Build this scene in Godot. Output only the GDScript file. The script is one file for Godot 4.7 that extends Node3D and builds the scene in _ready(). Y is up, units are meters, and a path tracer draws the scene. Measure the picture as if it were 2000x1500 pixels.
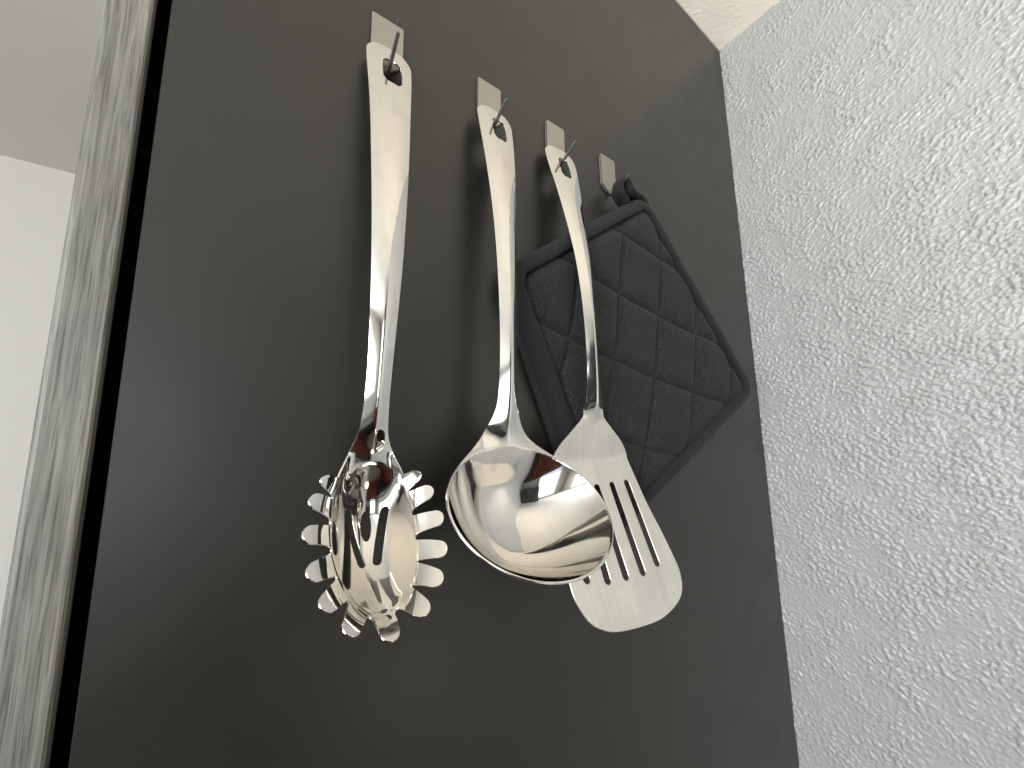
extends Node3D
# Four stainless hooks on the grey side of a tall kitchen cabinet: pasta server, ladle, slotted turner and two pot holders.
# Metres, y up. The cabinet side is the plane z = 0; the floor is at y = 0; the eye stands 0.206 m in front of the panel.

const EY := 1.55          # height of the eye above the floor
const CEIL := 0.567       # ceiling above the eye
const WALL_X := 0.536     # the textured wall on the right
const FAR_Z := -0.906     # the far wall seen past the door edge

var used := {}
var M := {}

func _ready() -> void:
	# ---------------------------------------------------------------- camera, air, light
	var cam := Camera3D.new()
	cam.name = "camera"
	cam.keep_aspect = Camera3D.KEEP_HEIGHT
	cam.fov = rad_to_deg(2.0 * atan(750.0 / 722.0))
	cam.near = 0.01
	cam.far = 30.0
	add_child(cam)
	cam.transform = Transform3D(Basis(Vector3(0.81793112, -0.01653977, 0.57507836), Vector3(-0.0683413, 0.9897158, 0.12566661), Vector3(-0.57124263, -0.14208823, 0.80838901)).orthonormalized(), Vector3(0, EY, 0.206))
	cam.current = true
	var we := WorldEnvironment.new()
	we.name = "environment"
	var env := Environment.new()
	env.background_mode = Environment.BG_COLOR
	env.background_color = Color(0, 0, 0)
	env.tonemap_mode = Environment.TONE_MAPPER_LINEAR
	env.tonemap_exposure = 1.27
	env.sdfgi_enabled = true
	env.ssao_enabled = true
	env.ssil_enabled = true
	we.environment = env
	add_child(we)

	make_materials()
	room()
	# daylight through two windows, one behind the camera and one in the left wall
	window_light("window", "white framed window behind the camera, full of pale daylight", Vector3(-0.72, EY - 0.02, 2.4), PI, Vector2(0.8, 0.9), Color(0.92, 0.965, 1.0), 0.3)
	window_light("window", "wide white framed window in the left wall of the kitchen", Vector3(-1.7, EY + 0.09, 1.05), PI / 2, Vector2(1.4, 0.7), Color(0.97, 0.99, 1.0), 3.5)

	uplighter(Vector3(0.27, 0, 0.62), EY - 0.45, 0.66)

	cabinet()
	sideboard()
	counter()
	cupboards()
	var xs := [0.0535, 0.1278, 0.1931, 0.2591]
	var hook_labels := [
		"brushed steel wall hook carrying the pasta server, leftmost of the four",
		"brushed steel wall hook carrying the ladle, second from the left",
		"brushed steel wall hook carrying the slotted turner, third from the left",
		"small brushed steel wall hook carrying the black pot holders, nearest the textured wall"]
	var first: Node3D = null
	for k in 4:
		var h: Node3D = wall_hook() if first == null else first.duplicate()
		if first == null:
			first = h
		else:
			h.name = numbered("wall_hook")
			add_child(h, true)
		h.position = Vector3(xs[k], EY + 0.2245, 0)
		h.rotation.z = [0.0, -0.012, -0.006, 0.004][k]
		tag(h, hook_labels[k], "hook", "steel hooks in a row on the cabinet side")
	pasta_server(Vector3(xs[0], EY, 0))
	ladle(Vector3(xs[1], EY, 0))
	turner(Vector3(xs[2], EY, 0))
	pot_holders()

# ==================================================================== helpers
func numbered(called: String) -> String:
	var n: int = used.get(called, 0)
	used[called] = n + 1
	return called if n == 0 else "%s_%03d" % [called, n]

func thing(called: String, label: String, category: String, where: Vector3, group := "") -> Node3D:
	var o := Node3D.new()
	o.name = numbered(called)
	add_child(o, true)
	o.position = where
	tag(o, label, category, group)
	return o

func tag(o: Node, label: String, category: String, group := "") -> void:
	o.set_meta("label", label)
	o.set_meta("category", category)
	if group != "":
		o.set_meta("group", group)

func put(called: String, mesh: Mesh, mat: Material, parent: Node, at := Vector3.ZERO, kind := "") -> MeshInstance3D:
	var o := MeshInstance3D.new()
	o.name = numbered(called) if parent == self else called
	o.mesh = mesh
	o.material_override = mat
	o.position = at
	if kind != "":
		o.set_meta("kind", kind)
	parent.add_child(o, true)
	return o

func box(size: Vector3, bevel := 0.0) -> Mesh:
	if bevel <= 0.0:
		var b := BoxMesh.new()
		b.size = size
		return b
	# a box with chamfered edges
	var st := SurfaceTool.new()
	st.begin(Mesh.PRIMITIVE_TRIANGLES)
	var h := size / 2.0
	var pts := {}
	for sx in [-1, 1]:
		for sy in [-1, 1]:
			for sz in [-1, 1]:
				var s := Vector3(sx, sy, sz)
				for a in 3:
					var p := (h - Vector3.ONE * bevel) * s
					p[a] = h[a] * s[a]
					pts[[sx, sy, sz, a]] = p
	var quad := func(a: Vector3, b: Vector3, c: Vector3, d: Vector3) -> void:
		var n := (b - a).cross(c - a)
		var flip: bool = n.dot(a + b + c + d) > 0.0
		var nn: Vector3 = n.normalized() * (1.0 if flip else -1.0)
		for q in ([a, c, b, a, d, c] if flip else [a, b, c, a, c, d]):
			st.set_normal(nn)
			st.set_uv(Vector2(q.x + q.z, q.y))
			st.add_vertex(q)
	for a in 3:
		var b: int = (a + 1) % 3
		var c: int = (a + 2) % 3
		for s in [-1, 1]:
			var ks := []
			for q in [[-1, -1], [1, -1], [1, 1], [-1, 1]]:
				var k := [0, 0, 0, a]
				k[a] = s
				k[b] = q[0]
				k[c] = q[1]
				ks.append(pts[k])
			quad.call(ks[0], ks[1], ks[2], ks[3])
		for sb in [-1, 1]:
			for sc in [-1, 1]:
				var e := []
				for s in [-1, 1]:
					for f in [b, c]:
						var k := [0, 0, 0, f]
						k[a] = s
						k[b] = sb
						k[c] = sc
						e.append(pts[k])
				quad.call(e[0], e[1], e[3], e[2])
	for sx in [-1, 1]:
		for sy in [-1, 1]:
			for sz in [-1, 1]:
				var t := [pts[[sx, sy, sz, 0]], pts[[sx, sy, sz, 1]], pts[[sx, sy, sz, 2]]]
				var n: Vector3 = (t[1] - t[0]).cross(t[2] - t[0])
				if n.dot(Vector3(sx, sy, sz)) > 0.0:
					t.reverse()
				for q in t:
					st.set_normal(Vector3(sx, sy, sz).normalized())
					st.set_uv(Vector2.ZERO)
					st.add_vertex(q)
	return st.commit()

func noise(freq: float, sd: int, oct := 3) -> FastNoiseLite:
	var n := FastNoiseLite.new()
	n.noise_type = FastNoiseLite.TYPE_SIMPLEX_SMOOTH
	n.seed = sd
	n.frequency = freq
	n.fractal_type = FastNoiseLite.FRACTAL_FBM
	n.fractal_octaves = oct
	return n

func paint(w: int, h: int, f: Callable) -> ImageTexture:
	var im := Image.create(w, h, false, Image.FORMAT_RGB8)
	for y in h:
		for x in w:
			im.set_pixel(x, y, f.call(x, y))
	return ImageTexture.create_from_image(im)

func lin(r: float, g: float, b: float) -> Color:
	return Color(r, g, b).linear_to_srgb()

func sm(a: float, b: float, x: float) -> float:
	return smoothstep(a, b, x)

# ==================================================================== materials
func mat(called: String, c: Color, rough: float, metal := 0.0) -> StandardMaterial3D:
	var m := StandardMaterial3D.new()
	m.resource_name = called
	m.albedo_color = c
	m.roughness = rough
	m.metallic = metal
	M[called] = m
	return m

func make_materials() -> void:
	# polished stainless steel, with the grease and fingerprints of use in its gloss
	var n1 := noise(0.018, 5, 4)
	var n2 := noise(0.07, 9, 3)
	var streak := noise(0.05, 17, 3)
	var steel_rough := paint(256, 512, func(x: int, y: int) -> Color:
		var v := 0.5 + 0.9 * n1.get_noise_2d(x, y)
		v = clampf(v, 0.0, 1.0)
		v = 0.30 + 0.42 * v * v + 0.16 * maxf(0.0, n2.get_noise_2d(x, y)) + 0.06 * streak.get_noise_2d(x * 5.0, y * 0.25)
		return Color(v, v, v))
	var s := mat("polished_steel", lin(0.77, 0.755, 0.73), 0.13, 1.0)
	s.roughness_texture = steel_rough
	s.uv1_scale = Vector3(6.1, 3.3, 1)
	# water marks and finger marks: small dull rings and patches
	var st1 := noise(0.03, 83, 3)
	var rg := RandomNumberGenerator.new()
	rg.seed = 7
	var spots := []
	for k in 7:
		spots.append([rg.randf() * 256.0, rg.randf() * 512.0, rg.randf_range(4.0, 13.0), rg.randf_range(0.04, 0.09)])
	s.albedo_texture = paint(256, 512, func(x: int, y: int) -> Color:
		var v := 1.0 - 0.025 * sm(0.15, 0.55, st1.get_noise_2d(x, y)) - 0.015 * sm(0.1, 0.5, streak.get_noise_2d(x * 2.0, y * 0.3))
		for q in spots:
			var d: float = Vector2((x - q[0]), (y - q[1]) * 1.1).length() / q[2]
			v -= q[3] * (0.55 * (1.0 - sm(0.75, 1.05, d)) + 0.6 * exp(-pow((d - 0.95) / 0.12, 2.0)))
		return Color(v, v * 0.997, v * 0.99))
	var t := mat("satin_steel", lin(0.88, 0.85, 0.80), 0.43, 1.0)
	t.roughness_texture = paint(256, 256, func(x: int, y: int) -> Color:
		var v := 0.88 + 0.10 * n1.get_noise_2d(x * 1.2, y * 0.5)
		return Color(v, v, v))
	t.albedo_texture = paint(256, 256, func(x: int, y: int) -> Color:
		var v := 0.965 + 0.05 * n1.get_noise_2d(x * 0.7 + 90.0, y * 0.7) + 0.03 * streak.get_noise_2d(x * 4.0, y * 0.15)
		return Color(v, v, v * 0.995))
	t.uv1_scale = Vector3(8, 8, 1)
	var br := noise(0.02, 23, 4)
	var brush := paint(256, 256, func(x: int, y: int) -> Color:
		var v := 0.75 + 0.25 * br.get_noise_2d(x * 0.5, y * 4.0)
		return Color(v, v, v))
	var b := mat("brushed_steel", lin(0.40, 0.384, 0.355), 0.5, 1.0)
	b.roughness_texture = brush
	b.uv1_triplanar = true
	b.uv1_scale = Vector3(55, 55, 55)
	mat("hook_pin", lin(0.22, 0.21, 0.20), 0.36, 1.0)
	mat("adhesive", lin(0.30, 0.27, 0.22), 0.6)

	# the matt grey laminate of the cabinet side
	var pn := noise(0.012, 31, 4)
	var pf := noise(0.35, 37, 2)
	var lam := paint(512, 512, func(x: int, y: int) -> Color:
		var v := 0.84 + 0.10 * pn.get_noise_2d(x, y) + 0.12 * pf.get_noise_2d(x, y)
		return Color(v, v, v))
	var p := mat("grey_laminate", lin(0.0135, 0.0129, 0.0092), 0.47)
	p.metallic_specular = 0.58
	p.roughness_texture = lam
	p.uv1_triplanar = true
	p.uv1_scale = Vector3(3.1, 3.1, 3.1)
	var grain := NoiseTexture2D.new()
	grain.width = 512
	grain.height = 512
	grain.seamless = true
	grain.noise = noise(0.25, 41, 2)
	p.heightmap_enabled = true
	p.heightmap_texture = grain
	p.heightmap_scale = 0.0012
	var bg := mat("black_gap", lin(0.0015, 0.0015, 0.0015), 0.9)
	bg.metallic_specular = 0.1
	mat("hinge_metal", lin(0.005, 0.005, 0.005), 0.6)

	# pale grey wood-grain foil on the door edge
	var g1 := noise(0.02, 51, 4)
	var g2 := noise(0.05, 53, 3)
	var g3 := noise(0.006, 57, 3)
	var wood := paint(160, 1024, func(x: int, y: int) -> Color:
		var warp := 3.0 * g3.get_noise_2d(x * 0.6, y * 0.8)
		var a := g1.get_noise_2d((x + warp) * 2.4, y * 0.20)
		var c := g2.get_noise_2d((x + warp) * 3.2, y * 0.16)
		var v := 0.58 + 0.115 * a + 0.08 * c
		v -= 0.11 * sm(0.12, 0.42, g2.get_noise_2d((x + warp) * 2.0 + 400.0, y * 0.16 + 90.0))
		v += 0.08 * g3.get_noise_2d(x * 0.2 + 50.0, y * 0.5)
		v = clampf(v, 0.12, 0.9)
		var warm := 0.5 + 0.5 * g3.get_noise_2d(x * 1.3 + 900.0, y * 0.5)
		return Color(v, v * (0.99 - 0.01 * warm), v * (0.965 - 0.05 * warm)))
	var w := mat("wood_foil", Color(0.86, 0.86, 0.85), 0.5)
	w.albedo_texture = wood
	mat("edge_trim", lin(0.46, 0.45, 0.42), 0.5)
	mat("door_face", lin(0.33, 0.32, 0.29), 0.5)

	# painted plaster
	var wl := mat("wall_paint", lin(0.43, 0.43, 0.42), 0.3)
	wl.metallic_specular = 0.5
	var fine := NoiseTexture2D.new()
	fine.width = 1024
	fine.height = 1024
	fine.seamless = true
	fine.noise = noise(0.03, 61, 4)
	wl.heightmap_enabled = true
	wl.heightmap_texture = fine
	wl.heightmap_scale = 0.05
	wl.uv1_triplanar = true
	wl.uv1_scale = Vector3(3.7, 3.7, 3.7)
	mat("cream_plaster", lin(0.87, 0.835, 0.775), 0.7)
	mat("back_paint", lin(0.26, 0.25, 0.23), 0.7)
	mat("far_paint", lin(0.80, 0.765, 0.71), 0.7)
	mat("ceiling_paint", lin(0.87, 0.835, 0.775), 0.7)
	mat("floor_tile", lin(0.13, 0.11, 0.09), 0.45)
	mat("white_frame", lin(0.75, 0.75, 0.73), 0.4)
	mat("cherry_wood", lin(0.085, 0.02, 0.014), 0.35)
	mat("dark_stone", lin(0.03, 0.03, 0.032), 0.25)
	mat("brass_knob", lin(0.5, 0.4, 0.2), 0.3, 1.0)

	# charcoal cotton with a dotted weave
	var f1 := noise(0.05, 71, 3)
	var f2 := noise(0.4, 73, 2)
	var weave := func(x: int, y: int) -> float:
		# rows of short floats running along one diagonal of the cloth
		var fx := float(x) / 512.0 * 44.0
		var row := floorf(fx)
		var fy := float(y) / 512.0 * 52.0 + (0.5 if int(row) % 2 == 0 else 0.0)
		var dx := absf(fx - row - 0.5) * 2.0
		var dy := absf(fy - floorf(fy) - 0.5) * 2.0
		return (1.0 - sm(0.25, 0.75, dx)) * (1.0 - sm(0.30, 0.8, dy))
	var cloth := paint(512, 512, func(x: int, y: int) -> Color:
		var d: float = weave.call(x, y)
		var v := 0.52 + 0.10 * f2.get_noise_2d(x, y) + 0.12 * f1.get_noise_2d(x, y) + 0.46 * d * sm(-0.1, 0.5, f2.get_noise_2d(x * 0.35 + 70.0, y * 0.35))
		return Color(v, v, v))
	var bump := paint(512, 512, func(x: int, y: int) -> Color:
		var d: float = weave.call(x, y)
		var v := 0.45 + 0.4 * d + 0.25 * f2.get_noise_2d(x, y)
		return Color(v, v, v))
	var c1 := mat("charcoal_cotton", Color(0.25, 0.25, 0.254), 0.95)
	c1.albedo_texture = cloth
	c1.heightmap_enabled = true
	c1.heightmap_texture = bump
	c1.heightmap_scale = 0.02
	c1.rim_enabled = true
	c1.rim = 0.15
	c1.rim_tint = 0.5
	var c2 := mat("charcoal_binding", Color(0.11, 0.11, 0.117), 0.95)
	c2.heightmap_enabled = true
	c2.heightmap_texture = grain
	c2.heightmap_scale = 0.03
	c2.uv1_triplanar = true
	c2.uv1_scale = Vector3(14, 14, 14)
	c2.rim_enabled = true
	c2.rim = 0.2
	c2.rim_tint = 0.5

# ==================================================================== the setting
func slab(called: String, a: Vector3, b: Vector3, m: String) -> void:
	put(called, box((b - a).abs()), M[m], self, (a + b) / 2.0, "structure")

func relief(ys: PackedFloat32Array, zs: PackedFloat32Array, at: Callable, f: Callable, flip := false) -> ArrayMesh:
	# a sheet of plaster with its real, raised texture
	var nu := ys.size()
	var nv := zs.size()
	var pos := PackedVector3Array()
	pos.resize(nu * nv)
	var hh := PackedFloat32Array()
	hh.resize(nu * nv)
	for i in nu:
		for j in nv:
			hh[i * nv + j] = f.call(ys[i], zs[j])
			pos[i * nv + j] = at.call(ys[i], zs[j], hh[i * nv + j])
	var nor := PackedVector3Array()
	nor.resize(nu * nv)
	var idx := PackedInt32Array()
	for i in nu:
		for j in nv:
			var du := pos[mini(i + 1, nu - 1) * nv + j] - pos[maxi(i - 1, 0) * nv + j]
			var dv := pos[i * nv + mini(j + 1, nv - 1)] - pos[i * nv + maxi(j - 1, 0)]
			var n := du.cross(dv).normalized()
			nor[i * nv + j] = -n if flip else n
			if i < nu - 1 and j < nv - 1:
				var a := i * nv + j
				if flip:
					idx.append_array([a, a + nv, a + nv + 1, a, a + nv + 1, a + 1])
				else:
					idx.append_array([a, a + nv + 1, a + nv, a, a + 1, a + nv + 1])
	var arr := []
	arr.resize(Mesh.ARRAY_MAX)
	arr[Mesh.ARRAY_VERTEX] = pos
	arr[Mesh.ARRAY_NORMAL] = nor
	arr[Mesh.ARRAY_INDEX] = idx
	var me := ArrayMesh.new()
	me.add_surface_from_arrays(Mesh.PRIMITIVE_TRIANGLES, arr)
	return me

func steps(a: float, b: float, d: float) -> PackedFloat32Array:
	var n := int(ceil((b - a) / d))
	var out := PackedFloat32Array()
	for k in n + 1:
		out.append(lerpf(a, b, float(k) / n))
	return out

func room() -> void:
	var top := EY + CEIL
	# knocked-down spray texture: flattened blobs and ridges with small bumps between them
	var a := noise(190.0, 101, 3)
	var b := noise(330.0, 103, 2)
	var c := noise(20.0, 107, 2)
	var tex := func(u: float, v: float) -> float:
		var patch := c.get_noise_2d(u, v)
		var blob := smoothstep(-0.10, 0.50, a.get_noise_2d(u, v) + 0.12 * patch)
		return (0.0009 + 0.0007 * patch) * blob + 0.00035 * b.get_noise_2d(u, v) + 0.0005 * patch
	var ys := steps(EY - 1.1, EY - 0.504, 0.004)
	ys.append_array(steps(EY - 0.50, top, 0.0011))
	var zs := steps(0.0, 0.30, 0.0009)
	zs.append_array(steps(0.303, 1.2, 0.005))
	put("textured_wall", relief(ys, zs, func(y: float, z: float, h: float) -> Vector3: return Vector3(WALL_X - h, y, z), tex, true), M.wall_paint, self, Vector3.ZERO, "structure")
	slab("right_wall", Vector3(WALL_X + 0.004, -0.1, FAR_Z - 0.1), Vector3(WALL_X + 0.11, top + 0.1, 2.5), "wall_paint")
	var xs := steps(-1.7, 0.17, 0.011)
	xs.append_array(steps(0.18, WALL_X, 0.002))
	var czs := steps(0.0, 0.34, 0.002)
	czs.append_array(steps(0.35, 1.6, 0.011))
	put("textured_ceiling", relief(xs, czs, func(x: float, z: float, h: float) -> Vector3: return Vector3(x, top - 0.35 * h, z), tex), M.cream_plaster, self, Vector3.ZERO, "structure")
	slab("ceiling", Vector3(-1.8, top + 0.0012, FAR_Z - 0.1), Vector3(WALL_X + 0.003, top + 0.1, 2.5), "ceiling_paint")
	slab("far_wall", Vector3(-1.8, 0.0, FAR_Z - 0.1), Vector3(WALL_X + 0.003, top + 0.001, FAR_Z), "far_paint")
	slab("back_wall", Vector3(-1.8, 0.0, 2.4), Vector3(WALL_X + 0.003, top + 0.001, 2.5), "back_paint")
	slab("left_wall", Vector3(-1.8, 0.0, FAR_Z), Vector3(-1.7, top + 0.001, 2.4), "far_paint")
	slab("floor", Vector3(-1.8, -0.1, FAR_Z - 0.1), Vector3(WALL_X + 0.003, -0.001, 2.5), "floor_tile")

func window_light(called: String, label: String, at: Vector3, turn: float, size: Vector2, c: Color, e: float) -> void:
	# turn 0 looks towards +z, PI / 2 towards +x
	var o := thing(called, label, "window", at)
	o.rotation.y = turn
	var pane := mat("pane_%d" % M.size(), Color(0.8, 0.8, 0.8), 0.3)
	pane.emission_enabled = true
	pane.emission = c
	pane.emission_energy_multiplier = 1.0
	put("pane", box(Vector3(size.x, size.y, 0.01)), pane, o, Vector3(0, 0, 0.006))
	for s in [-1, 1]:
		put("frame", box(Vector3(0.06, size.y + 0.12, 0.05), 0.004), M.white_frame, o, Vector3(s * (size.x / 2.0 + 0.03), 0, 0.026))
		put("frame", box(Vector3(size.x - 0.001, 0.06, 0.05), 0.004), M.white_frame, o, Vector3(0, s * (size.y / 2.0 + 0.03), 0.026))
	put("glazing_bar", box(Vector3(0.035, size.y - 0.001, 0.03), 0.003), M.white_frame, o, Vector3(0, 0, 0.027))
	var l := AreaLight3D.new()
	l.name = "daylight"
	l.area_size = size
	l.area_normalize_energy = true
	l.light_energy = e
	l.light_color = c
	l.area_range = 6.0
	l.area_attenuation = 2.0
	l.shadow_enabled = true
	o.add_child(l)
	l.position = Vector3(0, 0, 0.045)
	l.rotation.y = PI

func uplighter(at: Vector3, top: float, e: float) -> void:
	var o := thing("floor_lamp", "slim floor lamp with an open bowl that throws warm light on the ceiling", "lamp", at)
	var base := CylinderMesh.new()
	base.top_radius = 0.12
	base.bottom_radius = 0.13
	base.height = 0.025
	put("base", base, M.dark_stone, o, Vector3(0, 0.0125, 0))
	var pole := CylinderMesh.new()
	pole.top_radius = 0.011
	pole.bottom_radius = 0.011
	pole.height = top - 0.105
	put("pole", pole, M.dark_stone, o, Vector3(0, (top - 0.105) / 2.0 + 0.025, 0))
	var bowl := CylinderMesh.new()
	bowl.top_radius = 0.13
	bowl.bottom_radius = 0.03
	bowl.height = 0.08
	bowl.cap_top = false
	put("bowl", bowl, M.dark_stone, o, Vector3(0, top - 0.04, 0))
	var m := mat("opal_glow", Color(0.9, 0.88, 0.82), 0.4)
	m.emission_enabled = true
	m.emission = Color(1.0, 0.92, 0.80)
	m.emission_energy_multiplier = 1.5
	var g := CylinderMesh.new()
	g.top_radius = 0.11
	g.bottom_radius = 0.10
	g.height = 0.01
	put("diffuser", g, m, o, Vector3(0, top - 0.02, 0))
	var l := SpotLight3D.new()
	l.name = "lamp_light"
	l.light_energy = e
	l.light_color = Color(1.0, 0.965, 0.905)
	l.light_size = 0.09
	l.spot_angle = 47.0
	l.spot_angle_attenuation = 0.5
	l.spot_range = 6.0
	l.spot_attenuation = 2.0
	l.shadow_enabled = true
	o.add_child(l)
	l.position = Vector3(0, top + 0.01, 0)
	l.rotation.x = PI / 2

func cabinet() -> void:
	var o := thing("tall_cabinet", "tall cabinet with a matt charcoal side panel and a pale grey wood-grain door", "cabinet", Vector3(0, 0, 0))
	var h := EY + CEIL
	put("side_panel", box(Vector3(WALL_X + 0.043 - 0.001, h - 0.002, 0.018), 0.0004), M.grey_laminate, o, Vector3((WALL_X - 0.043 - 0.001) / 2.0, h / 2.0 - 0.001, -0.009))
	put("carcass", box(Vector3(WALL_X + 0.035, h - 0.004, 0.56)), M.black_gap, o, Vector3((WALL_X - 0.035) / 2.0 - 0.001, h / 2.0, -0.30))
	var d := put("door", box(Vector3(0.0131, h - 0.01, 0.58)), M.door_face, o, Vector3(-0.0557, h / 2.0, -0.2915))
	# the narrow edge of the door that faces the camera, in three vertical strips: foil and two trims
	var st := SurfaceTool.new()
	st.begin(Mesh.PRIMITIVE_TRIANGLES)
	var x0 := -0.0069
	var x1 := 0.0069
	var prof := [Vector2(x0 - 0.0012, -0.004), Vector2(x0 - 0.0009, -0.0016), Vector2(x0, -0.0004), Vector2(x0 + 0.0012, 0.0), Vector2(x1 - 0.0007, 0.0), Vector2(x1, -0.0006), Vector2(x1 + 0.0001, -0.003)]
	var run := 0.0
	var half := h / 2.0 - 0.005
	for k in prof.size() - 1:
		var p: Vector2 = prof[k]
		var q: Vector2 = prof[k + 1]
		var n := Vector3(-(q - p).y, 0, (q - p).x).normalized()
		var nxt := run + p.distance_to(q)
		for v in [[p, 1, run], [q, 1, nxt], [q, -1, nxt], [p, 1, run], [q, -1, nxt], [p, -1, run]]:
			st.set_normal(n)
			st.set_uv(Vector2(v[2] / 0.019, (1.0 - v[1]) * half / 0.36))
			st.add_vertex(Vector3(v[0].x, v[1] * half, v[0].y))
		run = nxt
	put("edge_band", st.commit(), M.wood_foil, d, Vector3(0, 0, 0.2916))
	put("joint_seal", box(Vector3(0.0055, h - 0.02, 0.03)), M.black_gap, o, Vector3(-0.0461, h / 2.0, -0.0215))
	# hinge plates just showing in the dark joint between door and side panel
	var hp := put("hinge", box(Vector3(0.003, 0.009, 0.012), 0.0006), M.hinge_metal, o, Vector3(-0.0458, EY + 0.061, -0.0145))
	put("hinge_screw", box(Vector3(0.0028, 0.006, 0.006), 0.0006), M.hinge_metal, hp, Vector3(0.0022, 0.017, 0.001))

func sideboard() -> void:
	var o := thing("sideboard", "dark cherry wood sideboard with a black top below the window", "sideboard", Vector3(-0.55, 0, 2.1))
	put("body", box(Vector3(1.7, 1.02, 0.5), 0.006), M.cherry_wood, o, Vector3(0, 0.51, 0.0))
	put("top", box(Vector3(1.76, 0.04, 0.56), 0.008), M.dark_stone, o, Vector3(0, 1.042, -0.01))
	for k in 4:
		var dr := put("door", box(Vector3(0.4, 0.86, 0.02), 0.006), M.cherry_wood, o, Vector3(-0.63 + 0.42 * k, 0.5, -0.262))
		put("knob", box(Vector3(0.03, 0.03, 0.03), 0.01), M.brass_knob, dr, Vector3(0.15, 0.2, -0.025))

func counter() -> void:
	var o := thing("kitchen_counter", "low charcoal kitchen counter with a black worktop under the left window", "counter", Vector3(-1.4, 0, 1.1))
	put("body", box(Vector3(0.56, 0.9, 1.5), 0.004), M.dark_stone, o, Vector3(0, 0.45, 0))
	put("worktop", box(Vector3(0.6, 0.04, 1.56), 0.008), M.dark_stone, o, Vector3(0, 0.921, 0))
	for k in 3:
		var dr := put("door", box(Vector3(0.02, 0.78, 0.48), 0.004), M.dark_stone, o, Vector3(0.291, 0.44, -0.5 + 0.5 * k))
		put("handle", box(Vector3(0.02, 0.02, 0.2), 0.006), M.hook_pin, dr, Vector3(0.021, 0.3, 0))

func cupboards() -> void:
	var o := thing("wall_cupboard", "charcoal wall cupboard hung under the ceiling beside the back window", "cupboard", Vector3(0.12, EY - 0.12, 2.22))
	put("body", box(Vector3(0.8, 0.68, 0.34), 0.003), M.dark_stone, o, Vector3(0, 0.34, 0))
	for k in 2:
		var dr := put("door", box(Vector3(0.39, 0.66, 0.02), 0.003), M.dark_stone, o, Vector3(-0.2 + 0.4 * k, 0.34, -0.181))
		put("handle", box(Vector3(0.012, 0.16, 0.02), 0.004), M.hook_pin, dr, Vector3(0.15 - 0.3 * k, -0.2, -0.021))
	var t := thing("tall_cupboard", "tall charcoal kitchen cupboard standing against the left wall", "cupboard", Vector3(-1.4, 0, -0.58))
	put("body", box(Vector3(0.58, 2.09, 0.6), 0.003), M.dark_stone, t, Vector3(0, 1.045, 0))
	for k in 2:
		var dr := put("door", box(Vector3(0.02, 1.0, 0.58), 0.003), M.dark_stone, t, Vector3(0.301, 0.55 + 1.02 * k, 0))
		put("handle", box(Vector3(0.02, 0.2, 0.012), 0.004), M.hook_pin, dr, Vector3(0.021, 0.3 - 0.6 * k, 0.22))

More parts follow.
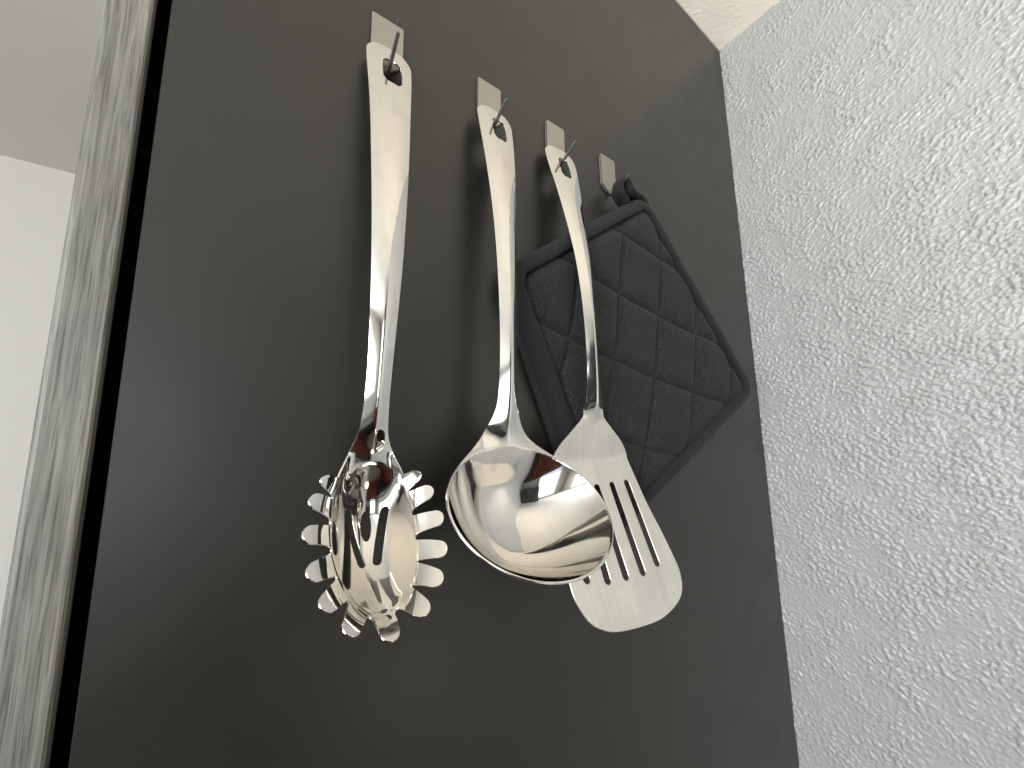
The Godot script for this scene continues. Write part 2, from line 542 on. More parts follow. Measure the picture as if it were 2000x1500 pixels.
# ==================================================================== sheet metal
# One thickness of metal over a flat pattern (x across, s down along the profile), cut out along the zero of SDF and bent by MP.
# PART tells which part a spot of the pattern belongs to; every part is a mesh of its own.
func sheet(x0: float, x1: float, s0: float, s1: float, step: float, sdf: Callable, mp: Callable, th: float, part: Callable, rough_edge := 1.0) -> Dictionary:
	var ni := int(ceil((x1 - x0) / step)) + 1
	var nj := int(ceil((s1 - s0) / step)) + 1
	var d := PackedFloat32Array()
	d.resize(ni * nj)
	for j in nj:
		for i in ni:
			var v: float = sdf.call(x0 + i * step, s0 + j * step)
			if absf(v) < 0.04 * step:
				v = -0.04 * step
			d[j * ni + i] = v
	var key := {}
	var flat := PackedVector2Array()
	var tris := {}      # part -> indices into flat
	var edges := {}     # part -> pairs
	var off := [0, 1, ni + 1, ni]
	for j in nj - 1:
		for i in ni - 1:
			var base := j * ni + i
			var inside := 0
			for k in 4:
				if d[base + off[k]] < 0.0:
					inside += 1
			if inside == 0:
				continue
			var poly := PackedInt32Array()
			var cut := []
			for k in 4:
				var a: int = base + off[k]
				var b: int = base + off[(k + 1) % 4]
				var pa := Vector2(x0 + (a % ni) * step, s0 + (a / ni) * step)
				if d[a] < 0.0:
					var id := a * 3
					if not key.has(id):
						key[id] = flat.size()
						flat.append(pa)
					poly.append(key[id])
					cut.append(0)
				if (d[a] < 0.0) != (d[b] < 0.0):
					var lo := mini(a, b)
					var id := lo * 3 + (1 if absi(a - b) == 1 else 2)
					if not key.has(id):
						var pb := Vector2(x0 + (b % ni) * step, s0 + (b / ni) * step)
						key[id] = flat.size()
						flat.append(pa.lerp(pb, clampf(d[a] / (d[a] - d[b]), 0.03, 0.97)))
					poly.append(key[id])
					cut.append(1 if d[a] < 0.0 else 2)
			var mid := Vector2(x0 + (i + 0.5) * step, s0 + (j + 0.5) * step)
			var pt: String = part.call(mid.x, mid.y)
			if not tris.has(pt):
				tris[pt] = PackedInt32Array()
				edges[pt] = PackedInt32Array()
			for k in range(1, poly.size() - 1):
				tris[pt].append_array([poly[0], poly[k], poly[k + 1]])
			for k in poly.size():
				var k2: int = (k + 1) % poly.size()
				if cut[k] == 1 and cut[k2] == 2:
					edges[pt].append_array([poly[k], poly[k2]])
	var n := flat.size()
	var pos := PackedVector3Array()
	var nor := PackedVector3Array()
	pos.resize(n)
	nor.resize(n)
	var e := 0.0004
	for k in n:
		var f := flat[k]
		pos[k] = mp.call(f.x, f.y)
		var px: Vector3 = mp.call(f.x + e, f.y) - mp.call(f.x - e, f.y)
		var ps: Vector3 = mp.call(f.x, f.y + e) - mp.call(f.x, f.y - e)
		nor[k] = ps.cross(px).normalized()
	var out_dir := PackedVector3Array()
	out_dir.resize(n)
	for pt in edges:
		var ed: PackedInt32Array = edges[pt]
		for k in range(0, ed.size(), 2):
			var t := pos[ed[k + 1]] - pos[ed[k]]
			var o := nor[ed[k]].cross(t).normalized() * t.length()
			out_dir[ed[k]] += o
			out_dir[ed[k + 1]] += o
	var made := {}
	for pt in tris:
		var vp := PackedVector3Array()
		var vn := PackedVector3Array()
		var vu := PackedVector2Array()
		var ix := PackedInt32Array()
		var fm := {}
		var bm := {}
		var tr: PackedInt32Array = tris[pt]
		for side in 2:
			var mm: Dictionary = fm if side == 0 else bm
			var sg := 1.0 if side == 0 else -1.0
			for k in range(0, tr.size(), 3):
				for c in ([0, 1, 2] if side == 0 else [0, 2, 1]):
					var v := tr[k + c]
					if not mm.has(v):
						mm[v] = vp.size()
						vp.append(pos[v] + nor[v] * th * 0.5 * sg)
						vn.append(nor[v] * sg)
						vu.append(flat[v])
					ix.append(mm[v])
		var ed: PackedInt32Array = edges[pt]
		var rows := [[0.5, 0.0, 0.75], [0.28, 0.22, 0.45], [-0.28, 0.22, -0.45], [-0.5, 0.0, -0.75]]
		var em := {}
		for k in range(0, ed.size(), 2):
			for q in 2:
				var v := ed[k + q]
				if not em.has(v):
					em[v] = vp.size()
					var o := out_dir[v].normalized()
					for r in rows:
						vp.append(pos[v] + nor[v] * th * r[0] + o * th * r[1] * rough_edge)
						vn.append((o + nor[v] * r[2]).normalized())
						vu.append(flat[v])
			for r in 3:
				var a: int = em[ed[k]] + r
				var b: int = em[ed[k + 1]] + r
				ix.append_array([a, b + 1, b, a, a + 1, b + 1])
		var arr := []
		arr.resize(Mesh.ARRAY_MAX)
		arr[Mesh.ARRAY_VERTEX] = vp
		arr[Mesh.ARRAY_NORMAL] = vn
		arr[Mesh.ARRAY_TEX_UV] = vu
		arr[Mesh.ARRAY_INDEX] = ix
		var me := ArrayMesh.new()
		me.add_surface_from_arrays(Mesh.PRIMITIVE_TRIANGLES, arr)
		made[pt] = me
	return made

# The long profile of a utensil seen from its side: rows of [y, z, half width] in millimetres, from the top down.
class Profile:
	var y := PackedFloat32Array()
	var z := PackedFloat32Array()
	var w := PackedFloat32Array()
	var length := 0.0
	const D := 0.0005
	func _init(rows: Array, blur: float, sharp_after := 1e9) -> void:
		var cs := [0.0]
		for k in range(1, rows.size()):
			cs.append(cs[k - 1] + Vector2(rows[k][0] - rows[k - 1][0], rows[k][1] - rows[k - 1][1]).length() * 0.001)
		length = cs[-1]
		var n := int(length / D) + 1
		var k := 0
		for q in n:
			var s := q * D
			while k < rows.size() - 2 and s > cs[k + 1]:
				k += 1
			var t: float = clampf((s - cs[k]) / (cs[k + 1] - cs[k]), 0, 1)
			y.append(0.001 * lerpf(rows[k][0], rows[k + 1][0], t))
			z.append(0.001 * lerpf(rows[k][1], rows[k + 1][1], t))
			w.append(0.001 * lerpf(rows[k][2], rows[k + 1][2], t))
		for pass_ in 3:
			for a in [y, z, w]:
				smooth(a, blur, sharp_after)
	func smooth(a: PackedFloat32Array, blur: float, sharp_after: float) -> void:
		var src := a.duplicate()
		var n := a.size()
		for q in n:
			var r := int(blur / D)
			if q * D > sharp_after:
				r = maxi(2, r / 4)
			r = mini(r, mini(q, n - 1 - q))
			var t := 0.0
			for c in range(q - r, q + r + 1):
				t += src[c]
			a[q] = t / (2 * r + 1)
	func pick(a: PackedFloat32Array, s: float) -> float:
		var f := s / D
		var n := a.size()
		if f <= 0.0:
			return a[0] + (a[1] - a[0]) * f
		if f >= n - 2:
			return a[n - 2] + (a[n - 1] - a[n - 2]) * (f - (n - 2))
		var i := int(f)
		return lerpf(a[i], a[i + 1], f - i)
	func s_at(yy: float) -> float:
		for q in y.size():
			if y[q] <= yy:
				return q * D
		return length
	func place(x: float, s: float, h: float) -> Vector3:
		var yy := pick(y, s)
		var zz := pick(z, s)
		var t := Vector2(pick(y, s + 0.001) - pick(y, s - 0.001), pick(z, s + 0.001) - pick(z, s - 0.001)).normalized()
		return Vector3(x, yy + t.y * h, zz - t.x * h)

static func round_box(x: float, s: float, w: float, r: float) -> float:
	# the handle's pattern: |x| < w, s > 0, with rounded top corners
	var qx := absf(x) - (w - r)
	var qy := r - s
	return Vector2(maxf(qx, 0), maxf(qy, 0)).length() + minf(maxf(qx, qy), 0.0) - r

static func smin(a: float, b: float, k: float) -> float:
	var h := maxf(k - absf(a - b), 0.0) / k
	return minf(a, b) - h * h * k * 0.25

static func oval(x: float, s: float, a: float, b: float) -> float:
	var k0 := Vector2(x / a, s / b).length()
	var k1 := Vector2(x / (a * a), s / (b * b)).length()
	return k0 * (k0 - 1.0) / k1 if k1 > 1e-6 else -minf(a, b)

static func capsule(p: Vector2, a: Vector2, b: Vector2) -> float:
	var ab := b - a
	return p.distance_to(a + ab * clampf((p - a).dot(ab) / ab.length_squared(), 0, 1))

static func in_poly(p: Vector2, poly: PackedVector2Array) -> float:
	var best := 1e9
	var inside := false
	var n := poly.size()
	var j := n - 1
	for i in n:
		var a := poly[i]
		var b := poly[j]
		best = minf(best, capsule(p, a, b))
		if (a.y > p.y) != (b.y > p.y) and p.x < (b.x - a.x) * (p.y - a.y) / (b.y - a.y) + a.x:
			inside = not inside
		j = i
	return -best if inside else best

static func curve(pts: PackedVector2Array, per := 6) -> PackedVector2Array:
	# a closed smooth line through the points
	var out := PackedVector2Array()
	var n := pts.size()
	for i in n:
		for k in per:
			out.append(pts[i].cubic_interpolate(pts[(i + 1) % n], pts[(i - 1 + n) % n], pts[(i + 2) % n], float(k) / per))
	return out

func hole(x: float, s: float, s_top: float, cx: float) -> float:
	# the hanging hole: flat on top, sides straight, foot rounded and narrower
	var p := Vector2((x - cx) * 0.9, (s - s_top) * 0.94)
	var poly := PackedVector2Array([Vector2(-0.0042, 0.0014), Vector2(-0.002, 0.0), Vector2(0.002, 0.0), Vector2(0.0042, 0.0014), Vector2(0.0047, 0.0070), Vector2(0.0043, 0.0150), Vector2(0.0026, 0.0172), Vector2(-0.0026, 0.0172), Vector2(-0.0043, 0.0150), Vector2(-0.0047, 0.0070)])
	return in_poly(p, poly) - 0.0006

func section(x: float, w: float, deep: float, crease: float) -> float:
	# a channel bent back along both edges: round at the top of the handle, folded to a ridge lower down
	var q := clampf(x / w, -1.6, 1.6)
	var soft := 1.0 - q * q
	var r := 0.10
	var fold := 1.0 - (sqrt(q * q + r * r) - r) / (sqrt(1.0 + r * r) - r)
	return deep * lerpf(soft, fold, crease)

func finish(o: Node3D, made: Dictionary, mats: Dictionary, tilt: float) -> void:
	for pt in made:
		var called: String = pt
		if called.begins_with("tooth"):
			called = "tooth"
		put(called, made[pt], M[mats.get(called, "polished_steel")], o)
	o.rotation.z = tilt

func pasta_server(at: Vector3) -> void:
	var pivot := 0.225
	var o := thing("pasta_server", "long polished steel pasta server with a toothed bowl, hanging from the leftmost hook", "pasta server", at + Vector3(0, pivot, 0))
	var rows := [[234, 5.6, 13.4], [216, 9.8, 13.1], [192, 14.8, 11.6], [170.4, 18.3, 10.6], [150, 20.9, 9.9], [131, 22.8, 9.1], [113, 24.0, 8.4], [96, 24.7, 7.8], [80, 24.6, 7.2], [64, 23.9, 6.6], [49, 22.8, 6.0], [33.5, 21.2, 5.6], [18.6, 19.0, 5.6], [6, 16.5, 6.2], [-4, 13.6, 7.6], [-11, 12.0, 9.0], [-18, 13.2, 9.0], [-25, 17.0, 9.0], [-95, 59.0, 9.0]]
	var p := Profile.new(rows, 0.006)
	var sc := p.s_at(-0.0403)
	var a := 0.0184
	var b := 0.0355
	var s_top := sc - b
	var hole_s := p.s_at(0.2235)
	var tips := []
	var roots := []
	for t in [0, 30, 52, 71, 92, 113, 131, -30, -52, -71, -92, -113, -131]:
		var r := deg_to_rad(t)
		var tip := Vector2(0.030 * sin(r), sc + 0.003 + 0.042 * cos(r))
		var root := Vector2(0.0165 * sin(r), sc + 0.0015 + 0.031 * cos(r))
		var dir := (tip - root).normalized()
		tips.append(tip - dir * 0.0038)
		roots.append(root)
	var lift := func(x: float, s: float) -> float:
		return (oval(x, s - sc, a, b))
	var sdf := func(x: float, s: float) -> float:
		var body := oval(x, s - sc, a, b)
		var hd := maxf(round_box(x, s, p.pick(p.w, s), 0.009), s - (s_top + 0.008))
		var d := smin(body, hd, 0.016) if s > 0.19 else hd
		if s > s_top - 0.004:
			var pp := Vector2(x, s)
			var tooth := 1e9
			for k in tips.size():
				var ax: Vector2 = tips[k] - roots[k]
				var along: float = clampf((pp - roots[k]).dot(ax) / ax.length_squared(), 0, 1)
				tooth = minf(tooth, pp.distance_to(roots[k] + ax * along) - lerpf(0.0046, 0.0038, along))
			d = smin(d, tooth, 0.0013)
			var slot := 1e9
			for sg in [-1.0, 1.0]:
				var q := Vector2(x * sg, s - sc)
				slot = minf(slot, capsule(q, Vector2(0.0086, -0.012), Vector2(0.0066, -0.002)))
				slot = minf(slot, capsule(q, Vector2(0.0066, -0.002), Vector2(0.0036, 0.0105)))
			slot = minf(slot - 0.0020, oval(x, s - (sc - 0.0068), 0.0028, 0.0070))
			d = maxf(d, -slot)
		if s < 0.05:
			d = maxf(d, -hole(x, s, hole_s, 0.0012))
		return d
	var mp := func(x: float, s: float) -> Vector3:
		var w := p.pick(p.w, s)
		var deep := lerpf(0.0014, 0.0030, sm(0.02, 0.10, s)) * (1.0 - 0.5 * sm(s_top - 0.02, s_top + 0.004, s))
		var hh := section(x, w, deep, sm(0.09, 0.19, s) * 0.94)
		var wb := sm(s_top - 0.016, s_top + 0.008, s)
		var h := hh
		if wb > 0.0:
			var v := (s - sc) / b
			var rho2 := (x / a) * (x / a) + v * v
			var dd := oval(x, s - sc, a, b)
			var inside := -0.0155 * (1.0 - minf(rho2, 1.5))
			var k := sm(-0.0028, 0.0028, dd)
			var flare := 0.0116 * (1.0 - exp(-dd / 0.0078)) if dd > 0.0 else 1.49 * dd
			var bowl := lerpf(inside, flare, k) if dd > -0.0028 else inside
			# at the neck the floor of the bowl climbs slowly and without a rim
			var slow := -0.0155 * pow(1.0 - rho2, 2.0) if rho2 < 1.0 else 0.0
			var neck := (1.0 - sm(0.007, 0.017, absf(x))) * (1.0 - sm(s_top + 0.001, s_top + 0.026, s))
			if s < s_top + 0.002:
				neck = maxf(neck, 1.0 - sm(s_top - 0.003, s_top + 0.001, s))
			bowl = lerpf(bowl, slow, neck)
			h = lerpf(hh, bowl, wb)
		return p.place(x, s, h) - Vector3(0, pivot, 0)
	var part := func(x: float, s: float) -> String:
		if s < s_top + 0.001:
			return "handle"
		if oval(x, s - sc, a, b) < 0.0012:
			return "bowl"
		var best := 0
		var near := 1e9
		for k in tips.size():
			var c := capsule(Vector2(x, s), roots[k], tips[k])
			if c < near:
				near = c
				best = k
		return ("tooth%d" % best) if near < 0.0042 and s > s_top + 0.004 else "bowl"
	finish(o, sheet(-0.034, 0.034, -0.001, sc + 0.050, 0.0006, sdf, mp, 0.0013, part), {}, -0.0157)

func ladle(at: Vector3) -> void:
	var pivot := 0.225
	var o := thing("soup_ladle", "polished steel soup ladle with a wide oval bowl, hanging between server and turner", "ladle", at + Vector3(0, pivot, 0))
	var rows := [[232, 7.0, 14.4], [221.3, 9.6, 14.4], [200, 14.0, 13.1], [180.4, 17.5, 11.6], [162, 20.2, 10.1], [144.5, 22.3, 8.8], [127.4, 24.0, 7.8], [110.9, 25.3, 7.1], [94.7, 26.3, 6.6], [79.1, 27.1, 6.2], [63.8, 27.7, 5.9], [49, 27.9, 5.9], [34.6, 27.8, 6.0], [20.4, 27.2, 6.6], [11, 26.3, 7.6], [4, 25.4, 9.0], [-2, 25.0, 10], [-7, 27.6, 10], [-14, 34.3, 10], [-75, 92.2, 10]]
	var p := Profile.new(rows, 0.006)
	var sc := p.s_at(-0.034)
	var a := 0.0480
	var b := 0.0390
	var s_top := sc - b
	var hole_s := p.s_at(0.2235)
	var deep_b := 0.029
	var sdf := func(x: float, s: float) -> float:
		var body := oval(x, s - sc, a, b)
		var hd := maxf(round_box(x, s, p.pick(p.w, s), 0.009), s - (s_top + 0.010))
		var d := smin(body, hd, 0.030) if s > 0.15 else hd
		if s < 0.05:
			d = maxf(d, -hole(x, s, hole_s, 0.0022))
		return d
	var mp := func(x: float, s: float) -> Vector3:
		var w := p.pick(p.w, s)
		var deep := lerpf(0.0014, 0.0032, sm(0.02, 0.10, s)) * (1.0 - 0.7 * sm(s_top - 0.02, s_top + 0.006, s))
		var hh := section(x, w, deep, sm(0.09, 0.17, s) * 0.94)
		var wb := sm(s_top - 0.008, s_top + 0.014, s)
		var h := hh
		if wb > 0.0:
			var rho := sqrt((x / a) * (x / a) + ((s - sc) / b) * ((s - sc) / b))
			var bowl := -deep_b * (1.0 - pow(rho, 2.5)) if rho < 1.0 else 0.35 * (rho - 1.0) * 0.03
			h = lerpf(hh, bowl, wb)
		return p.place(x, s, h) - Vector3(0, pivot, 0)
	var part := func(x: float, s: float) -> String:
		return "handle" if s < s_top + 0.002 else "bowl"
	finish(o, sheet(-0.051, 0.051, -0.001, sc + b + 0.002, 0.0007, sdf, mp, 0.0012, part), {}, -0.024)

func turner(at: Vector3) -> void:
	var pivot := 0.225
	var o := thing("slotted_turner", "steel slotted turner with a flat five-slot blade, hanging in front of the pot holders", "turner", at + Vector3(0, pivot, 0))
	var rows := [[233.5, 4.9, 16.5], [216.1, 8.8, 16.5], [194.3, 13.6, 13.7], [173.2, 17.9, 11.6], [152.9, 21.7, 9.9], [133.1, 25.0, 8.3], [114.1, 27.0, 7.4], [95.6, 28.2, 6.7], [77.7, 28.8, 6.2], [60, 29.0, 6.0], [42.7, 28.9, 6.3], [25.6, 28.0, 7.2], [10.3, 26.3, 9], [-2.4, 24.9, 10], [-14.6, 23.2, 10], [-16.5, 23.0, 10], [-17.5, 23.3, 10], [-120, 64.3, 10]]
	var p := Profile.new(rows, 0.006, 0.22)
	var bend := p.s_at(-0.017)
	var hole_s := p.s_at(0.2235)
	var pat := PackedVector2Array()
	for q in [[7.2, 20.0], [9.2, 14.0], [15.0, 8.5], [22.5, 2.2], [30.3, -5.0], [36.4, -13.5], [37.2, -20.5], [38.4, -34.0], [40.0, -50.4], [43.2, -67.0], [45.6, -83.5], [45.6, -92.5], [41.2, -101.3], [32.1, -106.4], [14.1, -109.5], [-5.9, -108.5], [-25.4, -105.9], [-36.3, -102.4], [-44.3, -96.4], [-49.2, -86.8], [-49.8, -77.0], [-46.5, -61.0], [-42.8, -45.0], [-39.2, -30.0], [-37.2, -20.5], [-36.4, -13.5], [-30.3, -5.0], [-22.5, 2.2], [-15.0, 8.5], [-9.2, 14.0], [-7.2, 20.0]]:
		pat.append(Vector2(q[0] * 0.001, p.s_at(q[1] * 0.001)))
	pat = curve(pat, 5)
	var slots := []
	for k in 5:
		var x_up := -0.0340 + 0.0153 * k
		var x_lo := -0.0368 + 0.0160 * k
		slots.append([Vector2(x_up, p.s_at(-0.0345)), Vector2(x_lo, p.s_at([-0.0790, -0.0825, -0.0843, -0.0849, -0.0832][k]))])
	var sdf := func(x: float, s: float) -> float:
		var d := maxf(round_box(x, s, p.pick(p.w, s), 0.010), s - p.s_at(0.014)) if s < 0.25 else 1.0
		if s > 0.20:
			d = smin(d, in_poly(Vector2(x, s), pat), 0.004)
		if s > bend:
			for k in slots:
				d = maxf(d, 0.0029 - capsule(Vector2(x, s), k[0], k[1]))
		if s < 0.05:
			d = maxf(d, -hole(x, s, hole_s, 0.001))
		return d
	var s_neck := p.s_at(0.012)
	var mp := func(x: float, s: float) -> Vector3:
		var w := p.pick(p.w, s)
		var deep := lerpf(0.0014, 0.0032, sm(0.02, 0.10, s)) * (1.0 - sm(s_neck - 0.012, s_neck + 0.006, s))
		var h := section(x, w, deep, sm(0.09, 0.15, s) * 0.94)
		if s > s_neck - 0.01:
			h -= 0.0012 * sm(s_neck - 0.01, bend + 0.03, s) * (1.0 - pow(x / 0.046, 2.0))
		return p.place(x, s, h) - Vector3(0, pivot, 0)
	var part := func(x: float, s: float) -> String:
		return "handle" if s < s_neck else "blade"
	finish(o, sheet(-0.052, 0.052, -0.001, p.s_at(-0.1115), 0.0007, sdf, mp, 0.0009, part), {"blade": "satin_steel"}, 0.0151)

# ==================================================================== hooks
func tube(path: PackedVector3Array, radii: PackedFloat32Array, sides := 10, flat := 1.0, across := Vector3.RIGHT) -> ArrayMesh:
	# a round or flattened bar along a path; «across» is the direction in which it is widest
	var st := SurfaceTool.new()
	st.begin(Mesh.PRIMITIVE_TRIANGLES)
	var n := path.size()
	var rings := []
	for k in n:
		var t := (path[mini(k + 1, n - 1)] - path[maxi(k - 1, 0)]).normalized()
		var u := (across - t * across.dot(t)).normalized()
		var v := t.cross(u)
		var ring := []
		for q in sides:
			var a := TAU * q / sides
			ring.append([path[k] + u * cos(a) * radii[k] + v * sin(a) * radii[k] * flat, (u * cos(a) * flat + v * sin(a)).normalized()])
		rings.append(ring)
	for k in n - 1:
		for q in sides:
			var r: int = (q + 1) % sides
			for v in [rings[k][q], rings[k + 1][r], rings[k][r], rings[k][q], rings[k + 1][q], rings[k + 1][r]]:
				st.set_normal(v[1])
				st.add_vertex(v[0])
	for e in 2:
		var ring: Array = rings[0] if e == 0 else rings[n - 1]
		var nn: Vector3 = (path[0] - path[1]).normalized() if e == 0 else (path[n - 1] - path[n - 2]).normalized()
		var c: Vector3 = path[0] if e == 0 else path[n - 1]
		c += nn * radii[0 if e == 0 else n - 1] * 0.5
		for q in sides:
			var r: int = (q + 1) % sides
			for v in ([c, ring[q][0], ring[r][0]] if e == 0 else [c, ring[r][0], ring[q][0]]):
				st.set_normal((nn + (v - c).normalized() * 0.7).normalized())
				st.add_vertex(v)
	return st.commit()

func spline(pts: Array, per := 8) -> PackedVector3Array:
	var c := PackedVector3Array()
	for k in pts.size() - 1:
		for q in per:
			c.append(pts[k].cubic_interpolate(pts[k + 1], pts[maxi(k - 1, 0)], pts[mini(k + 2, pts.size() - 1)], float(q) / per))
	c.append(pts[-1])
	return c

func wall_hook() -> Node3D:
	var o := thing("wall_hook", "", "hook", Vector3.ZERO)
	# outline of the plate: square top, tapering foot; origin at the foot
	var pts := [Vector2(-0.0098, 0.0358), Vector2(0.0098, 0.0358), Vector2(0.0098, 0.0075), Vector2(0.0024, 0.0), Vector2(-0.0024, 0.0), Vector2(-0.0098, 0.0062)]
	for k in 2:
		var inset := 0.0 if k == 0 else 0.0005
		var poly := PackedVector2Array()
		for i in pts.size():
			var p: Vector2 = pts[i]
			var a: Vector2 = (pts[(i - 1 + pts.size()) % pts.size()] - p).normalized()
			var b: Vector2 = (pts[(i + 1) % pts.size()] - p).normalized()
			var r := 0.0011
			for q in 5:
				var t := q / 4.0
				var m := (p + a * r).lerp(p, t).lerp(p.lerp(p + b * r, t), t)
				poly.append(m - m.direction_to(Vector2(0, 0.02)) * -inset)
		var cs := CSGPolygon3D.new()
		cs.polygon = poly
		cs.mode = CSGPolygon3D.MODE_DEPTH
		cs.depth = 0.0012 if k == 0 else 0.001
		cs.name = "plate" if k == 0 else "adhesive_pad"
		cs.material = M.brushed_steel if k == 0 else M.adhesive
		o.add_child(cs, true)
		cs.position.z = 0.0023 if k == 0 else 0.00102
	var path := spline([Vector3(0, 0.002, 0.0020), Vector3(0, -0.0022, 0.0024), Vector3(0, -0.0040, 0.0048), Vector3(0, -0.0034, 0.0085), Vector3(0, -0.0012, 0.0140), Vector3(0, 0.0015, 0.0195), Vector3(0, 0.0040, 0.0243)])
	var rad := PackedFloat32Array()
	for k in path.size():
		rad.append(lerpf(0.0015, 0.00105, float(k) / (path.size() - 1)))
	put("pin", tube(path, rad, 12), M.hook_pin, o)
	return o

# ==================================================================== pot holders
func pot_holders() -> void:
	var front := [Vector3(0.2898, 0.2235, 0.0130), Vector3(0.4404, 0.0444, 0.0300), Vector3(0.2208, -0.0822, 0.0060), Vector3(0.1321, 0.1114, 0.0105)]
	var back := [Vector3(0.2960, 0.2253, 0.0045), Vector3(0.4462, 0.0467, 0.0120), Vector3(0.2070, -0.0742, 0.0025), Vector3(0.1329, 0.1099, 0.0035)]
	holder(front, 0.008, "quilted charcoal pot holder hanging in front, behind the slotted turner", 0)
	holder(back, 0.005, "second charcoal pot holder tucked behind the quilted one, only its left edge showing", 1)

func holder(cn: Array, th: float, label: String, nth: int) -> void:
	var pin := Vector3(0.2591, 0.2245 + 0.001, 0.0175 if nth == 0 else 0.0125)
	var base := pin + Vector3(0, EY, 0)
	var o := thing("pot_holder", label, "pot holder", base, "black quilted pot holders on one hook")
	var mid := noise(2.2, 201 + nth, 2)
	var rr := 0.085
	var nz: Vector3 = -((cn[1] - cn[0]).cross(cn[3] - cn[0])).normalized()
	if nz.z < 0.0:
		nz = -nz
	var ground := func(u: float, v: float) -> Vector3:
		var p: Vector3 = cn[0].lerp(cn[1], u).lerp(cn[3].lerp(cn[2], u), v)
		var sag := 0.0011 * mid.get_noise_2d(u, v) * (u * (1.0 - u) + v * (1.0 - v)) * 4.0
		# edges belly a little
		return p + nz * sag - pin
	var sq := func(x: float, s: float) -> float:
		var qx := absf(x - 0.5) - (0.5 - rr)
		var qy := absf(s - 0.5) - (0.5 - rr)
		return Vector2(maxf(qx, 0), maxf(qy, 0)).length() + minf(maxf(qx, qy), 0.0) - rr
	var wob := noise(3.0, 211, 2)
	var quilt := func(u: float, v: float) -> float:
		var a := u + v + 0.004 * wob.get_noise_2d(u * 1.5, v * 1.5)
		var b := u - v + 0.004 * wob.get_noise_2d(u * 1.5 + 9.0, v * 1.5)
		var da := absf(fposmod((a - 0.39) / 0.378 + 0.5, 1.0) - 0.5) * 0.378
		var db := absf(fposmod((b - 0.11) / 0.325 + 0.5, 1.0) - 0.5) * 0.325
		var k := 0.09
		var fa := 1.0 - pow(1.0 - minf(da / k, 1.0), 2.2)
		var fb := 1.0 - pow(1.0 - minf(db / k, 1.0), 2.2)
		return fa * fb
	var seam := func(u: float, v: float) -> float:
		var a := u + v + 0.004 * wob.get_noise_2d(u * 1.5, v * 1.5)
		var b := u - v + 0.004 * wob.get_noise_2d(u * 1.5 + 9.0, v * 1.5)
		var da := absf(fposmod((a - 0.39) / 0.378 + 0.5, 1.0) - 0.5) * 0.378
		var db := absf(fposmod((b - 0.11) / 0.325 + 0.5, 1.0) - 0.5) * 0.325
		var d := minf(da, db) / 0.015
		return exp(-d * d)
	var inset := 0.020
	var sdf := func(x: float, s: float) -> float:
		return sq.call(x, s) + inset
	var puck := noise(38.0, 217, 2)
	var mp := func(x: float, s: float) -> Vector3:
		var e := sm(0.0, 0.075, -(sq.call(x, s) + inset))
		var q: float = quilt.call(x, s)
		var h: float = (0.0032 * q - 0.0015 * float(seam.call(x, s))) * (0.08 + 0.92 * e) + 0.00006 * puck.get_noise_2d(x, s) * (1.0 - q) + 0.00008 * puck.get_noise_2d(x * 0.4, s * 0.4)
		return ground.call(x, s) + nz * (h + th * 0.5 - 0.0042 * (1.0 - e))
	var made := sheet(0.0, 1.0, 0.0, 1.0, 0.004 if nth == 0 else 0.01, sdf, mp, 0.0012, func(_x: float, _s: float) -> String: return "quilted_front", 0.2)
	var fr := put("quilted_front", uv_cloth(made["quilted_front"]), M.charcoal_cotton, o)
	var rear := func(x: float, s: float) -> Vector3:
		return ground.call(x, s) - nz * th * 0.4
	var made_b := sheet(0.0, 1.0, 0.0, 1.0, 0.02, sdf, rear, 0.0012, func(_x: float, _s: float) -> String: return "back_cloth", 0.2)
	put("back_cloth", made_b["back_cloth"], M.charcoal_binding, o)
	# binding tape round the edge: a soft rounded band folded over both faces
	var loop := []
	var per := 44
	for c in 4:
		for k in per:
			var f := float(k) / per
			# along the straight side, then round the corner
			var cs := [Vector2(0, 0), Vector2(1, 0), Vector2(1, 1), Vector2(0, 1)]
			var dirs := [Vector2(1, 0), Vector2(0, 1), Vector2(-1, 0), Vector2(0, -1)]
			var d: Vector2 = dirs[c]
			var nd: Vector2 = dirs[(c + 1) % 4]
			var run := 1.0 - 2.0 * rr
			if f < 0.72:
				loop.append([cs[c] + d * (rr + run * f / 0.72), Vector2(d.y, -d.x)])
			else:
				var a := (f - 0.72) / 0.28 * PI / 2
				var cc: Vector2 = cs[c] + d * (1.0 - rr) + nd * rr
				var out := (-nd) * cos(a) + d * sin(a)
				loop.append([cc + out * rr, out])
	var st := SurfaceTool.new()
	st.begin(Mesh.PRIMITIVE_TRIANGLES)
	var band := [Vector2(-0.047, 0.30), Vector2(-0.046, 0.62), Vector2(-0.041, 0.74), Vector2(-0.026, 0.80), Vector2(-0.010, 0.72), Vector2(0.002, 0.45), Vector2(0.008, 0.0), Vector2(0.002, -0.45), Vector2(-0.010, -0.62), Vector2(-0.046, -0.62)]
	var ringv := []
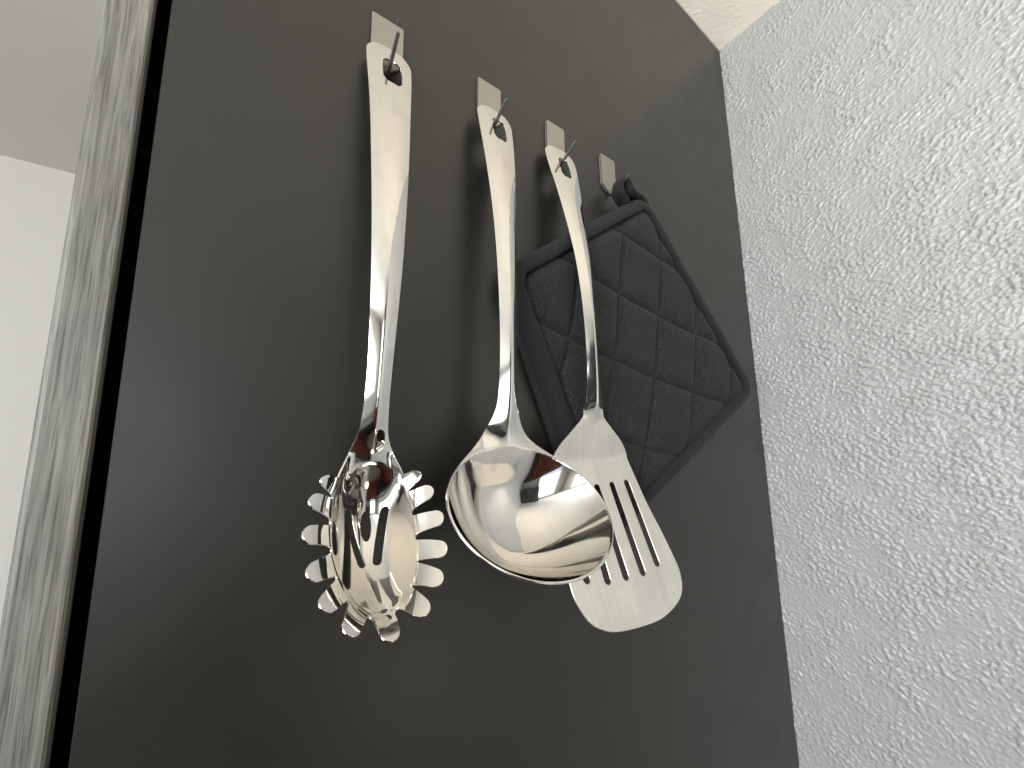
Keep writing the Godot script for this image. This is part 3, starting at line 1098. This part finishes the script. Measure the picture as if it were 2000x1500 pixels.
	for k in loop.size():
		var q: Vector2 = loop[k][0]
		var out: Vector2 = loop[k][1]
		var ring := PackedVector3Array()
		var wv := 1.0 + 0.05 * wob.get_noise_2d(q.x * 3.0 + 4.0, q.y * 3.0)
		for b in band:
			var g: Vector2 = q + out * b.x * wv
			var edge: float = 0.0003 * puck.get_noise_2d(g.x * 0.5, g.y * 0.5)
			ring.append(ground.call(g.x, g.y) + nz * (th * b.y * 1.12 + edge))
		ringv.append(ring)
	st.set_smooth_group(1)
	for k in loop.size():
		var r0: PackedVector3Array = ringv[k]
		var r1: PackedVector3Array = ringv[(k + 1) % loop.size()]
		for b in band.size() - 1:
			for v in [r0[b], r1[b + 1], r1[b], r0[b], r0[b + 1], r1[b + 1]]:
				st.add_vertex(v)
	st.index()
	st.generate_normals()
	put("binding", st.commit(), M.charcoal_binding, o)
	# hanging loop of the same tape, from the top corner over the pin and back
	var corner: Vector3 = cn[0].lerp(cn[2], 0.028) - pin
	var pl := spline([corner + Vector3(-0.014, -0.010, 0.001), Vector3(-0.0040, -0.012, 0.000), Vector3(-0.0036, -0.002, 0.0), Vector3(0.0002, 0.0030, 0.0006), Vector3(0.0050, -0.001, 0.0016), Vector3(0.0095, -0.0075, 0.002), corner + Vector3(0.002, 0.004, 0.003), corner + Vector3(0.012, -0.010, 0.003)], 8)
	var rad := PackedFloat32Array()
	for k in pl.size():
		rad.append(0.0036)
	put("hanging_loop", tube(pl, rad, 12, 0.34, Vector3(0.25, 0.15, 1.0).normalized()), M.charcoal_binding, o)

func uv_cloth(me: ArrayMesh) -> ArrayMesh:
	# turn the pattern so that the rows of the weave run down one diagonal
	var arr := me.surface_get_arrays(0)
	var uv: PackedVector2Array = arr[Mesh.ARRAY_TEX_UV]
	for k in uv.size():
		uv[k] = Vector2(uv[k].x - uv[k].y, uv[k].x + uv[k].y) * 1.15
	arr[Mesh.ARRAY_TEX_UV] = uv
	var out := ArrayMesh.new()
	out.add_surface_from_arrays(Mesh.PRIMITIVE_TRIANGLES, arr)
	return out
